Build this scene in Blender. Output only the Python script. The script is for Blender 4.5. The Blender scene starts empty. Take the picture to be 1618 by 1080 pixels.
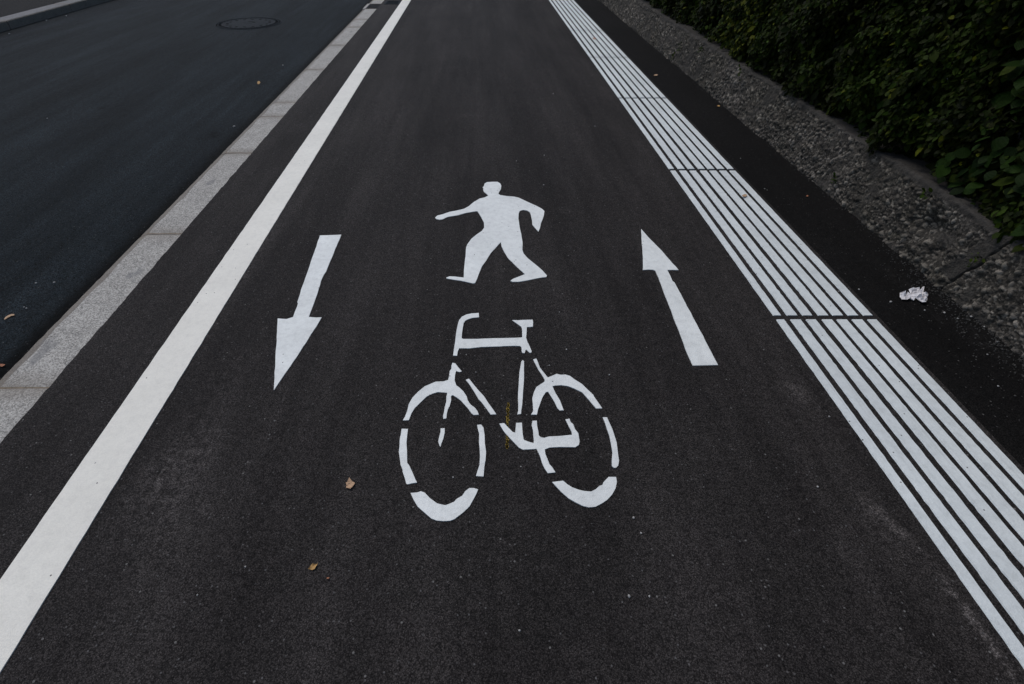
import bpy, bmesh, math, random
import numpy as np
from mathutils import Vector, Matrix, noise
from mathutils.geometry import delaunay_2d_cdt

R = math.radians
rnd = random.Random(7)
rng = np.random.default_rng(11)
S = bpy.context.scene
C = S.collection

# ------------------------------------------------------------------ camera
F_PX, H = 800.0, 1.56                # focal length in photo pixels, eye height in metres
TAN = 705.0 / F_PX
TH = math.atan(TAN)
COS = math.cos(TH)
cam = bpy.data.cameras.new('camera')
cam.sensor_width = 36
cam.lens = F_PX / 1618 * 36
cam.shift_x = 59 / 1618
cam.clip_start = 0.05
cam.clip_end = 2000
co = bpy.data.objects.new('camera', cam)
co.location = (0, 0, H)
co.rotation_euler = (R(90) - TH, 0, 0)
C.objects.link(co)
S.camera = co

# ------------------------------------------------------------------ light
SUN_EL, SUN_AZ = R(58), R(-38)       # soft light from ahead and left
w = bpy.data.worlds.new('World')
S.world = w
w.use_nodes = True
nt = w.node_tree
bg = nt.nodes['Background']
sky = nt.nodes.new('ShaderNodeTexSky')
sky.sky_type = 'NISHITA'
sky.sun_disc = False
sky.sun_elevation = SUN_EL
sky.sun_rotation = SUN_AZ
sky.air_density = 1.0
sky.dust_density = 2.0
sky.ozone_density = 1.0
nt.links.new(sky.outputs[0], bg.inputs[0])
bg.inputs[1].default_value = 0.085
sl = bpy.data.lights.new('sun', 'SUN')
sl.energy = 0.9
sl.angle = R(25)
sl.color = (1.0, 0.97, 0.93)
so = bpy.data.objects.new('sun', sl)
d = Vector((math.sin(SUN_AZ) * math.cos(SUN_EL), math.cos(SUN_AZ) * math.cos(SUN_EL), math.sin(SUN_EL)))
so.rotation_euler = d.to_track_quat('Z', 'Y').to_euler()
C.objects.link(so)
S.view_settings.view_transform = 'Standard'
S.view_settings.look = 'None'
S.view_settings.exposure = 0.50
S.view_settings.gamma = 1.0

# ------------------------------------------------------------------ helpers
def P(x, y, z=0.0):
    """point of the horizontal plane at height z seen at photo pixel (x, y)"""
    u = y + 165.0
    return ((x - 750.0) * (H - z) / (COS * u), (H - z) * ((F_PX + 705.0 ** 2 / F_PX) / u - TAN))

def Yrow(y, z=0.0): return P(0, y, z)[1]

def tag(o, label=None, cat=None, group=None, kind=None):
    if label: o['label'] = label
    if cat: o['category'] = cat
    if group: o['group'] = group
    if kind: o['kind'] = kind
    return o

def empty(name, loc, label, cat, group=None):
    o = bpy.data.objects.new(name, None)
    o.empty_display_size = 0.1
    o.location = loc
    C.objects.link(o)
    return tag(o, label, cat, group)

def link(name, me, mat, parent=None, smooth=False, mi=None):
    o = bpy.data.objects.new(name, me)
    C.objects.link(o)
    for m in (mat if isinstance(mat, (list, tuple)) else [mat]): me.materials.append(m)
    if parent is not None:
        o.parent = parent
        o.location = -Vector(parent.location)        # meshes are written in world coordinates
    me.polygons.foreach_set('use_smooth', [smooth] * len(me.polygons))
    if mi is not None:
        me.polygons.foreach_set('material_index', mi); me.update()
    return o

def mesh_np(name, V, Fs):
    me = bpy.data.meshes.new(name)
    V = np.asarray(V, dtype=np.float32)
    me.vertices.add(len(V)); me.vertices.foreach_set('co', V.ravel())
    loops = np.concatenate([np.asarray(f, dtype=np.int32).ravel() for f in Fs])
    sizes = np.concatenate([np.full(len(f), np.asarray(f).shape[1], dtype=np.int32) for f in Fs])
    starts = np.concatenate([[0], np.cumsum(sizes)[:-1]]).astype(np.int32)
    me.loops.add(len(loops)); me.loops.foreach_set('vertex_index', loops)
    me.polygons.add(len(sizes)); me.polygons.foreach_set('loop_start', starts)
    me.polygons.foreach_set('loop_total', sizes)
    me.update(calc_edges=True); me.validate()
    return me

def sheet(xs, ys, z, name):
    """flat quad grid; xs may be functions of Y"""
    V, Fq = [], []
    n = len(xs)
    for Y in ys:
        for x in xs:
            V.append((x(Y) if callable(x) else x, Y, z))
    for j in range(len(ys) - 1):
        for i in range(n - 1):
            a = j * n + i
            Fq.append((a, a + 1, a + n + 1, a + n))
    return mesh_np(name, V, [np.array(Fq)])

def slab(name, pts, z0, z1, wob=0.0, step=0.02, seed=0):
    """thin plate over a polygon outline, edges finely subdivided with a slight wobble"""
    out = []
    n = len(pts)
    for i in range(n):
        a, b = Vector(pts[i]), Vector(pts[(i + 1) % n])
        L = (b - a).length
        k = max(1, int(L / step)) if wob else 1
        for j in range(k):
            p = a.lerp(b, j / k)
            if wob:
                q = Vector((p.x * 28, p.y * 28, seed * 3.1))
                q2 = Vector((p.x * 90, p.y * 90, seed * 5.7))
                p = p + Vector((noise.noise(q) * wob + noise.noise(q2) * wob * .6, noise.noise(q + Vector((9, 4, 2))) * wob + noise.noise(q2 + Vector((2, 7, 1))) * wob * .6))
            out.append(p)
    bm = bmesh.new()
    top = [bm.verts.new((p.x, p.y, z1)) for p in out]
    bot = [bm.verts.new((p.x, p.y, z0)) for p in out]
    f = bm.faces.new(top)
    m = len(out)
    for i in range(m):
        bm.faces.new((bot[i], bot[(i + 1) % m], top[(i + 1) % m], top[i]))
    bm.normal_update()
    if f.normal.z < 0: bmesh.ops.reverse_faces(bm, faces=bm.faces[:])
    bmesh.ops.triangulate(bm, faces=[f])
    me = bpy.data.meshes.new(name)
    bm.to_mesh(me); bm.free()
    return me

def join_mesh(name, meshes):
    bm = bmesh.new()
    for m in meshes: bm.from_mesh(m)
    me = bpy.data.meshes.new(name); bm.to_mesh(me); bm.free()
    return me

# ------------------------------------------------------------------ node helpers
class NB:
    def __init__(s, name):
        s.m = bpy.data.materials.new(name); s.m.use_nodes = True
        s.t = s.m.node_tree
        s.b = s.t.nodes['Principled BSDF']
    def n(s, typ, **kw):
        nd = s.t.nodes.new('ShaderNode' + typ)
        for k, v in kw.items(): setattr(nd, k, v)
        return nd
    def set(s, sock, v):
        if isinstance(v, bpy.types.NodeSocket): s.t.links.new(v, sock)
        else:
            try: sock.default_value = v
            except Exception: sock.default_value = (v[0], v[1], v[2], 1.0)
    def math(s, op, a, b=0.0, c=0.0, clamp=False):
        nd = s.n('Math', operation=op, use_clamp=clamp)
        s.set(nd.inputs[0], a); s.set(nd.inputs[1], b); s.set(nd.inputs[2], c)
        return nd.outputs[0]
    def mix(s, f, a, b, mode='MIX'):
        nd = s.n('Mix', data_type='RGBA', blend_type=mode)
        s.set(nd.inputs[0], f)
        for i, v in ((6, a), (7, b)):
            if isinstance(v, bpy.types.NodeSocket): s.t.links.new(v, nd.inputs[i])
            else: nd.inputs[i].default_value = (v[0], v[1], v[2], 1)
        return nd.outputs[2]
    def ramp(s, f, a, b, lo=0.0, hi=1.0):
        nd = s.n('MapRange'); nd.clamp = True
        s.set(nd.inputs[0], f)
        for i, v in zip((1, 2, 3, 4), (a, b, lo, hi)): nd.inputs[i].default_value = v
        return nd.outputs[0]
    def sstep(s, f, a, b, lo=0.0, hi=1.0):
        nd = s.n('MapRange', interpolation_type='SMOOTHSTEP')
        s.set(nd.inputs[0], f)
        for i, v in zip((1, 2, 3, 4), (a, b, lo, hi)): nd.inputs[i].default_value = v
        return nd.outputs[0]
    def co(s, scale=(1, 1, 1), rot=(0, 0, 0), loc=(0, 0, 0)):
        if not hasattr(s, 'geo'): s.geo = s.n('NewGeometry')
        mp = s.n('Mapping')
        s.t.links.new(s.geo.outputs['Position'], mp.inputs[0])
        mp.inputs['Location'].default_value = loc
        mp.inputs['Rotation'].default_value = rot
        mp.inputs['Scale'].default_value = scale
        return mp.outputs[0]
    def noise(s, v, scale, detail=3, rough=.55):
        nd = s.n('TexNoise'); s.t.links.new(v, nd.inputs['Vector'])
        nd.inputs['Scale'].default_value = scale; nd.inputs['Detail'].default_value = detail
        nd.inputs['Roughness'].default_value = rough
        return nd.outputs[0]
    def vor(s, v, scale, feature='F1', flat=False):
        nd = s.n('TexVoronoi', feature=feature)
        if flat: nd.voronoi_dimensions = '2D'
        s.t.links.new(v, nd.inputs['Vector'])
        nd.inputs['Scale'].default_value = scale
        return nd
    def bump(s, h, strength, dist, prev=None):
        nd = s.n('Bump'); s.set(nd.inputs['Height'], h)
        nd.inputs['Strength'].default_value = strength; nd.inputs['Distance'].default_value = dist
        if prev is not None: s.t.links.new(prev, nd.inputs['Normal'])
        return nd.outputs[0]
    def blob(s, x, y, rx, ry, ang, amp, nz, nscale=9, z=0.0):
        """soft irregular patch centred on a ground point; stains and scuffs of the surface and, on the road, sheen put into its colour"""
        X, Y = P(x, y, z)
        # rotate/scale into patch space by vector maths
        sub = s.n('VectorMath', operation='SUBTRACT'); s.t.links.new(s.co(), sub.inputs[0]); sub.inputs[1].default_value = (X, Y, z)
        mp = s.n('Mapping', vector_type='TEXTURE'); s.t.links.new(sub.outputs[0], mp.inputs[0])
        mp.inputs['Rotation'].default_value = (0, 0, ang); mp.inputs['Scale'].default_value = (rx, ry, 1000)
        ln = s.n('VectorMath', operation='LENGTH'); s.t.links.new(mp.outputs[0], ln.inputs[0])
        m = s.sstep(ln.outputs['Value'], 0.0, 1.0, 1.0, 0.0)
        return s.math('MULTIPLY', s.math('MULTIPLY', m, nz), amp)

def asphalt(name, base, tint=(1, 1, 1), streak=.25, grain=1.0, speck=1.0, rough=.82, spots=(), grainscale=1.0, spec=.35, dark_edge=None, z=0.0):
    b = NB(name)
    v = b.co()
    vz = b.co(scale=(1, 1, 0.3))
    g1 = b.vor(v, 270 * grainscale)
    g2 = b.vor(v, 95 * grainscale)
    n1 = b.noise(v, 320, 2, .7)
    n2 = b.noise(v, 26, 5, .6)
    n3 = b.noise(b.co(scale=(2.6, .32, 1)), 1.0, 5, .6)
    n4 = b.noise(b.co(scale=(1.0, .8, 1), loc=(5, 3, 1)), 1.3, 5, .6)
    sep = b.n('SeparateColor'); b.t.links.new(g1.outputs['Color'], sep.inputs[0])
    gr = b.ramp(sep.outputs[0], 0, 1, 1 - .62 * grain, 1 + .62 * grain)
    gd = b.ramp(g1.outputs['Distance'], .15, .75, 1.25, .45)
    gn = b.ramp(n1, .32, .68, .45, 1.55)
    mt = b.ramp(n2, .3, .7, .78, 1.25)
    st = b.ramp(n3, .3, .7, 1 - streak, 1 + streak)
    s2 = b.ramp(n4, .3, .7, .86, 1.16)
    val = b.math('MULTIPLY', b.math('MULTIPLY', gr, gd), b.math('MULTIPLY', gn, mt))
    val = b.math('MULTIPLY', val, b.math('MULTIPLY', st, s2))
    n5 = b.noise(b.co(scale=(9, .5, 1), loc=(1, 1, 1)), 1.0, 4, .6)
    val = b.math('MULTIPLY', val, b.ramp(n5, .3, .7, 1 - streak * .5, 1 + streak * .5))
    nz = b.ramp(b.noise(b.co(loc=(3, 8, 2)), 30, 6, .75), .42, .68)
    acc = None
    for sp in spots:
        q = b.blob(*sp, nz, z=z)
        acc = q if acc is None else b.math('ADD', acc, q)
    if acc is not None: val = b.math('MULTIPLY', val, b.math('MAXIMUM', b.math('ADD', acc, 1.0), .15))
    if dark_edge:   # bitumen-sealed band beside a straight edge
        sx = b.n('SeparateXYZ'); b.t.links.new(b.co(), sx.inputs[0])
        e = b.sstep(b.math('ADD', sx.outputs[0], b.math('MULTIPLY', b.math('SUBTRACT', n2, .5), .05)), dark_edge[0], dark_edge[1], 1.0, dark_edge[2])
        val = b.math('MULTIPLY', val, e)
    col = b.n('CombineColor')
    for i in range(3): b.t.links.new(b.math('MULTIPLY', val, base * tint[i]), col.inputs[i])
    c = col.outputs[0]
    # pale chips of aggregate worn free of bitumen
    s1 = b.vor(v, 62, flat=True); ss = b.n('SeparateColor'); b.t.links.new(s1.outputs['Color'], ss.inputs[0])
    chip = b.math('MULTIPLY', b.math('GREATER_THAN', ss.outputs[0], .93), b.math('LESS_THAN', s1.outputs['Distance'], .17))
    chip = b.math('MULTIPLY', chip, b.ramp(ss.outputs[1], 0, 1, .15 * speck, .95 * speck), clamp=True)
    c = b.mix(chip, c, (.10, .097, .094))
    s3 = b.vor(b.co(loc=(7, 7, 7)), 24, flat=True); sc = b.n('SeparateColor'); b.t.links.new(s3.outputs['Color'], sc.inputs[0])
    chip2 = b.math('MULTIPLY', b.math('GREATER_THAN', sc.outputs[0], .975), b.math('LESS_THAN', s3.outputs['Distance'], .075))
    c = b.mix(b.math('MULTIPLY', chip2, .8 * speck, clamp=True), c, (.16, .155, .145))
    b.t.links.new(c, b.b.inputs['Base Color'])
    b.set(b.b.inputs['Roughness'], b.ramp(n2, .3, .7, rough - .06, rough + .06))
    b.b.inputs['Specular IOR Level'].default_value = spec
    hgt = b.math('ADD', b.math('MULTIPLY', b.math('SUBTRACT', 1.0, g1.outputs['Distance']), .6), b.math('ADD', b.math('MULTIPLY', n1, .25), b.math('MULTIPLY', b.math('SUBTRACT', 1.0, g2.outputs['Distance']), .35)))
    nrm = b.bump(hgt, .55, .003)
    nrm = b.bump(n4, .25, .02, nrm)
    b.t.links.new(nrm, b.b.inputs['Normal'])
    return b.m

# scuffs and rubbed places on the path, given by (x, y, half width, half length, turn, strength)
path_spots = [(800, 700, .14, 2.2, .01, .30), (620, 860, .20, 1.2, 0, -.30), (560, 420, .22, 1.4, .02, .28), (1000, 800, .18, 1.0, -.03, -.22), (905, 420, .15, 1.2, 0, .22), (690, 1010, .14, .6, 0, .35), (1130, 950, .3, .5, .1, .3),
    (1258, 618, .09, .11, .6, 2.2), (740, 182, .16, .12, 0, .8), (718, 106, .12, .1, 0, .8), (960, 82, .35, .09, 0.0, 1.0),
    (892, 332, .09, .07, 0, 1.3), (283, 560, .09, .9, -.03, 1.5), (395, 415, .07, 1.4, 0, .9), (275, 735, .20, .30, -.1, 2.2), (255, 820, .26, .35, -.2, .9), (340, 620, .18, .6, 0, .6),
    (1395, 815, .04, .16, .45, 3.0), (1500, 930, .035, .30, .10, 2.0), (1575, 1030, .022, .25, .03, 3.2), (1535, 975, .025, .16, .05, 2.0), (640, 220, .35, 1.6, 0, .35), (440, 330, .16, 1.2, 0, .45), (380, 900, .14, 1.0, 0, -.4), (450, 700, .12, 1.2, 0, -.25), (1330, 870, .12, .14, .2, .8),
    (480, 150, .10, .5, 0, .9), (470, 200, .14, .25, 0, 1.0), (1020, 232, .12, .25, .1, .9), (700, 330, .5, 1.3, 0, .25),
    (1290, 480, .06, .06, 0, 1.0), (1385, 840, .12, .2, .3, .8), (430, 470, .20, .9, 0, .35), (1130, 700, .18, .30, 0.2, .4),
    (560, 60, .2, .8, 0, .5), (800, 860, .25, .35, 0, .35)]
verge_spots = [(1560, 545, .12, .25, 0, 1.8), (1420, 440, .08, .4, .1, .9), (1300, 400, .3, .8, 0, .5), (1480, 500, .10, .22, 0.2, 1.0), (1120, 180, .2, .9, 0, .5)]
M_path = asphalt('path_asphalt', .0270, (1.12, 1.0, .94), streak=.36, spec=.10, rough=.85, spots=path_spots)
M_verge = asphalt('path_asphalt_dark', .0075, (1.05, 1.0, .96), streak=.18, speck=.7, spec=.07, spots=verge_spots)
M_road = asphalt('road_asphalt', 0.0158, (.76, 1.02, 1.20), streak=.42, grain=1.35, grainscale=.8, rough=.75, spec=.04, speck=.55,  # sky sheen put into the colour: bluish tint, stronger streaks, pale far patch
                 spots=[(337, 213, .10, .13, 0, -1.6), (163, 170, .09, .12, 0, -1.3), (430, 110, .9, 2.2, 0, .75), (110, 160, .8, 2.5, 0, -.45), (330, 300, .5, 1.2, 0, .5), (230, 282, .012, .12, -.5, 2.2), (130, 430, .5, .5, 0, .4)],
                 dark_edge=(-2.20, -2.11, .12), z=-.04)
M_side = asphalt('pavement_asphalt', .0060, (1.0, .96, 1.0), streak=.2, spec=.08)

def plain(name, col, rough=.8, var=.2, scale=40, bump=.3, dist=.002, spec=.4, metal=0.0, detail=5):
    b = NB(name)
    v = b.co()
    n1 = b.noise(v, scale, detail, .65); n2 = b.noise(v, scale * 6, 3, .6)
    f = b.math('MULTIPLY', b.ramp(n1, .3, .7, 1 - var, 1 + var), b.ramp(n2, .3, .7, 1 - var * .7, 1 + var * .7))
    cc = b.n('CombineColor')
    for i in range(3): b.t.links.new(b.math('MULTIPLY', f, col[i]), cc.inputs[i])
    b.t.links.new(cc.outputs[0], b.b.inputs['Base Color'])
    b.b.inputs['Roughness'].default_value = rough
    b.b.inputs['Specular IOR Level'].default_value = spec
    b.b.inputs['Metallic'].default_value = metal
    if bump: b.t.links.new(b.bump(b.math('ADD', n1, b.math('MULTIPLY', n2, .5)), bump, dist), b.b.inputs['Normal'])
    return b.m

def paint(name, col, dirt=.5, pits=.9955, linear=False):
    b = NB(name)
    v = b.co()
    n1 = b.noise(v, 3.5, 5, .6); n2 = b.noise(v, 190, 3, .7); n3 = b.noise(v, 30, 5, .7)
    f = b.math('MULTIPLY', b.ramp(n1, .3, .75, 1.04, 1 - .10 * dirt), b.math('MULTIPLY', b.ramp(n2, .3, .7, .93, 1.05), b.ramp(n3, .45, .8, 1.0, 1 - .14 * dirt)))
    if linear:
        n4 = b.noise(b.co(scale=(60, 1.2, 1)), 1.0, 4, .7)
        f = b.math('MULTIPLY', f, b.ramp(n4, .52, .75, 1.0, .84))
    # pits where the paint did not cover the aggregate
    vo = b.vor(v, 75, flat=True); sp = b.n('SeparateColor'); b.t.links.new(vo.outputs['Color'], sp.inputs[0])
    pit = b.math('MULTIPLY', b.math('GREATER_THAN', sp.outputs[0], pits), b.math('LESS_THAN', vo.outputs['Distance'], .2))
    v2 = b.vor(b.co(loc=(4, 4, 4)), 17, flat=True); s2 = b.n('SeparateColor'); b.t.links.new(v2.outputs['Color'], s2.inputs[0])
    pit2 = b.math('MULTIPLY', b.math('GREATER_THAN', s2.outputs[0], .985), b.math('LESS_THAN', v2.outputs['Distance'], .05))
    cc = b.n('CombineColor')
    for i in range(3): b.t.links.new(b.math('MULTIPLY', f, col[i]), cc.inputs[i])
    c = b.mix(b.math('MAXIMUM', pit, pit2), cc.outputs[0], (.06, .055, .05))
    b.t.links.new(c, b.b.inputs['Base Color'])
    b.b.inputs['Roughness'].default_value = .62
    b.b.inputs['Specular IOR Level'].default_value = .35
    g = b.vor(v, 150)
    b.t.links.new(b.bump(b.math('ADD', b.math('MULTIPLY', b.math('SUBTRACT', 1.0, g.outputs['Distance']), .7), n2), .35, .002), b.b.inputs['Normal'])
    return b.m

M_line = paint('edge_line_paint', (.76, .735, .65), dirt=.9, pits=.997)
M_sym = paint('symbol_paint', (.765, .785, .750), dirt=1.5, pits=.996)
M_tac = paint('tactile_paint', (.68, .72, .71), dirt=1.4, pits=.996, linear=True)

# light granite of the kerb
def granite(name, col, amp=.48):
    b = NB(name)
    v = b.co()
    g = b.vor(v, 190); sp = b.n('SeparateColor'); b.t.links.new(g.outputs['Color'], sp.inputs[0])
    n1 = b.noise(v, 6, 5, .6); n2 = b.noise(v, 200, 2, .7)
    f = b.math('MULTIPLY', b.ramp(sp.outputs[0], 0, 1, 1 - amp, 1 + amp), b.math('MULTIPLY', b.ramp(n1, .3, .7, .88, 1.1), b.ramp(n2, .3, .7, .8, 1.2)))
    cc = b.n('CombineColor')
    for i in range(3): b.t.links.new(b.math('MULTIPLY', f, col[i]), cc.inputs[i])
    c = cc.outputs[0]
    dk = b.vor(b.co(loc=(1, 2, 3)), 30, flat=True); ds = b.n('SeparateColor'); b.t.links.new(dk.outputs['Color'], ds.inputs[0])
    c = b.mix(b.math('MULTIPLY', b.math('GREATER_THAN', ds.outputs[0], .975), b.math('LESS_THAN', dk.outputs['Distance'], .09)), c, (.02, .02, .02))
    # brown weathering in bands across the stone near its ends (stored per vertex when the stone is built)
    at = b.n('Attribute', attribute_name='weather')
    c = b.mix(b.math('MULTIPLY', at.outputs['Fac'], b.ramp(b.noise(b.co(scale=(1, 3, 1)), 9, 5, .7), .3, .7, .25, 1.0)), c, (.17, .145, .115))
    st = b.ramp(b.noise(b.co(scale=(3.5, 1.4, 1), rot=(0, 0, .5), loc=(2, 0, 0)), 2.2, 3, .5), .66, .72)
    c = b.mix(b.math('MULTIPLY', st, .55), c, (.14, .14, .14))
    b.t.links.new(c, b.b.inputs['Base Color'])
    b.b.inputs['Roughness'].default_value = .85
    b.b.inputs['Specular IOR Level'].default_value = .25
    b.t.links.new(b.bump(b.math('ADD', g.outputs['Distance'], n2), .4, .002), b.b.inputs['Normal'])
    return b.m
M_gran = granite('kerb_granite', (.330, .315, .284))
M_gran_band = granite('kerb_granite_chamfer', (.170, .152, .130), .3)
M_gran_far = granite('far_kerb_stone', (.15, .147, .147))
M_gran_face = granite('far_kerb_face', (.13, .12, .10))  # face slightly darker and browner than the top
M_joint = plain('joint_mortar', (.16, .125, .085), var=.4)
M_bitumen = plain('bitumen_seal', (.0035, .0032, .0032), .8, var=.3, spec=.05)
M_iron = plain('cast_iron', (.017, .0205, .0235), .8, var=.35, scale=40, bump=.5, spec=.05)
M_hole = plain('dark_hole', (.004, .004, .004), .95, bump=0, spec=0.0)
M_soil = plain('soil', (.035, .028, .02), .95, var=.5, scale=20, bump=.8, dist=.01)
M_ground = plain('ground_soil', (.06, .055, .045), .95, var=.4, scale=3, bump=.5, dist=.01)

# ------------------------------------------------------------------ ground and lanes
g = sheet([-400, -60, -12, 4, 60, 400], [-200, -20, 0, 20, 60, 600], -.30, 'ground')
tag(link('ground', g, M_ground), kind='structure')

# slight wander of the long edges, as laid (table of row -> X)
def curve(tab):
    ys = np.array([Yrow(y) for y, _ in tab])[::-1]
    xs = np.array([x for _, x in tab])[::-1]
    def f(Y): return float(np.interp(Y, ys, xs))
    return f
line_L = curve([(1250, -1.440), (1080, -1.443), (913, -1.446), (720, -1.456), (520, -1.474), (360, -1.485), (250, -1.480), (120, -1.462), (0, -1.436)])
line_R = curve([(1250, -1.268), (1055, -1.278), (880, -1.287), (720, -1.297), (520, -1.316), (360, -1.327), (250, -1.320), (120, -1.296), (0, -1.270)])
kerb_in = curve([(1250, -1.80), (1000, -1.81), (690, -1.824), (607, -1.826), (503, -1.830), (360, -1.832), (250, -1.842), (163, -1.857), (67, -1.885), (0, -1.915)])
kerb_out = curve([(1250, -2.07), (1000, -2.07), (587, -2.075), (480, -2.095), (360, -2.10), (250, -2.105), (163, -2.118), (40, -2.135), (0, -2.15)])
tac0 = curve([(1250, -.005), (1065, -.008), (800, -.012), (720, -.006), (506, .012), (430, .022), (360, .026), (268, .026), (155, .014), (90, .006), (48, 0), (0, -.016)])
verge_x = lambda Y: 2.000 + tac0(Y)
wall_x = 2.47

ysr = np.concatenate([np.linspace(-6, 14, 161), np.linspace(14.5, 90, 60)])
# ragged outer edge where the path mix meets the kerb stones
def kerb_in_r(Y): return kerb_in(Y) -.003 + .007 * noise.noise(Vector((0, Y * 9, 1))) + .004 * noise.noise(Vector((0, Y * 34, 3)))
ysf = np.concatenate([np.linspace(-6, 0, 30), np.linspace(0.02, 14, 900), np.linspace(14.5, 90, 60)])
tag(link('cycle_path', sheet([kerb_in_r, -1.0, 0, 1.0, verge_x], ysf, 0.0, 'cycle_path'), M_path), kind='structure')
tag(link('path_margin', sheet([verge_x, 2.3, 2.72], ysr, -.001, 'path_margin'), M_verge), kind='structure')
def road_edge(Y): return kerb_out(Y) - .022 + .010 * noise.noise(Vector((0, Y * 7, 5))) + .006 * noise.noise(Vector((2, Y * 31, 5)))
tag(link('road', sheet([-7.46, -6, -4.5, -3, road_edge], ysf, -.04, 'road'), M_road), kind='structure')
tag(link('road_base', sheet([-7.5, -1.7], ysr, -.058, 'road_base'), M_bitumen), kind='structure')
tag(link('far_pavement', sheet([-14, -10, -7.66], ysr, .078, 'far_pavement'), M_side), kind='structure')
tag(link('planting_bed', sheet([2.78, 3.2, 6.0], ysr, .30, 'planting_bed'), M_soil), kind='structure')

# ------------------------------------------------------------------ kerbs
def kerb_stone(Y0, Y1, prof_in, prof_out, zt, drop, band, seed, matp, name='kerbstone', parent=None, n=40, flip=1):
    """prof_in: path side, prof_out: road side; band = chamfer width"""
    rr = random.Random(seed)
    dz = rr.uniform(-.0015, .0015); V, Fq, Wt, mi = [], [], [], []
    c = 6
    for j in range(n + 1):
        Y = Y0 + (Y1 - Y0) * j / n
        e = min(j, n - j)
        xi = prof_in(Y) - .0; xo = prof_out(Y)
        jg = .004 * noise.noise(Vector((seed, Y * 22, 0))) + .003 * noise.noise(Vector((seed, Y * 70, 4)))
        bl = band * (1 + .25 * noise.noise(Vector((seed, Y * 5, 8))))
        sg = 1 if xi > xo else -1
        edge = .003 if e == 0 else 0
        row = [(xi + sg * .03, zt + dz - edge), (xi - sg * .12, zt + dz - edge), (xo + sg * bl, zt + dz - .001 - edge),
               (xo + sg * .004 + jg, zt - drop + dz - edge), (xo + jg, zt - drop - .004), (xo + jg, zt - .3)]
        for k, (x, z) in enumerate(row):
            V.append((x, Y, z))
            dd = min(Y - Y0, Y1 - Y)
            Wt.append(max(0.0, 1 - dd / .11) * .85 + (.25 if k in (3, 4) else 0))
    for j in range(n):
        for k in range(c - 1):
            a = j * c + k
            q = (a, a + c, a + c + 1, a + 1)
            Fq.append(q); mi.append(0 if k < 2 else 1)
    m0 = len(V)
    Fs = [np.array(Fq)]
    caps = np.array([list(range(c)), list(range(n * c + c - 1, n * c - 1, -1))])
    Fs.append(caps); mi += [0, 0]
    me = mesh_np(name, V, Fs)
    bm = bmesh.new(); bm.from_mesh(me); bmesh.ops.recalc_face_normals(bm, faces=bm.faces[:]); bm.to_mesh(me); bm.free()
    at = me.attributes.new('weather', 'FLOAT', 'POINT'); at.data.foreach_set('value', Wt)
    return link(name, me, matp, parent, mi=mi)

kerb = empty('kerb', (-1.97, 3, 0), 'pale speckled granite kerb, almost flush, between the dark road and the path', 'kerb')
rows = [611.7, 368, 240.3, 183, 161, 109, 70.5, 42, 30, 13]
Ys = [Yrow(611.7) - 1.30 * 2, Yrow(611.7) - 1.30] + [Yrow(r) for r in rows]
for i in range(len(Ys) - 1):
    kerb_stone(Ys[i] + .003, Ys[i + 1] - .003, kerb_in, kerb_out, -.0025, .018, .055, i + 1, [M_gran, M_gran_band], parent=kerb)
Yg0, Yg1 = Yrow(13), Yrow(5)
kerb_stone(Yg0 + .01, Yg1 - .01, lambda Y: kerb_in(Y), lambda Y: kerb_out(Y) + .055, -.004, .010, .02, 77, [M_side, M_side], name='asphalt_infill', parent=kerb, n=8)
link('kerb_edging', slab('kerb_edging', [(kerb_out(Yg0), Yg0), (kerb_out(Yg0) + .05, Yg0), (kerb_out(Yg1) + .05, Yg1), (kerb_out(Yg1), Yg1)], -.2, -.004), M_gran, kerb)
Yc = Yg1
k = 100
while Yc < 45:
    kerb_stone(Yc + .003, Yc + 1.297, lambda Y: kerb_in(min(Y, 12.4)), lambda Y: kerb_out(min(Y, 12.4)), -.0025, .018, .055, k, [M_gran, M_gran_band], parent=kerb, n=10)
    Yc += 1.30; k += 1
# mortar seen in the joints
V, Fq = [], []
for i, Y in enumerate(Ys[1:]):
    a = len(V)
    xo, xi = kerb_out(Y) + .05, kerb_in(Y) + .01
    V += [(xo, Y - .006, -.0045), (xi, Y - .006, -.0045), (xi, Y + .006, -.0045), (xo, Y + .006, -.0045)]
    Fq.append((a, a + 1, a + 2, a + 3))
link('joint', mesh_np('joint', V, [np.array(Fq)]), M_joint, kerb)

fk = empty('kerb', (-7.5, 8, 0), 'raised grey kerb on the far side of the road, dark face and pale top', 'kerb')
def fkx(Y): return -7.40 + .02 * (Y - 10) * 0.0
fj = [P(12, 46, -.04)[1], P(104, 18, -.04)[1]]
st = fj[1] - fj[0]
Yc = fj[0] - 3 * st; k = 300
while Yc < 50:
    kerb_stone(Yc + .008, Yc + st - .008, lambda Y: -7.66, lambda Y: -7.405 , .082, .010, .012, k, [M_gran_far, M_gran_face], parent=fk, n=30 if Yc < 16 else 8)
    Yc += st; k += 1
link('back_fill', sheet([-7.62, -7.42], ysr, -.02, 'back_fill'), M_hole, fk)

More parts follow.
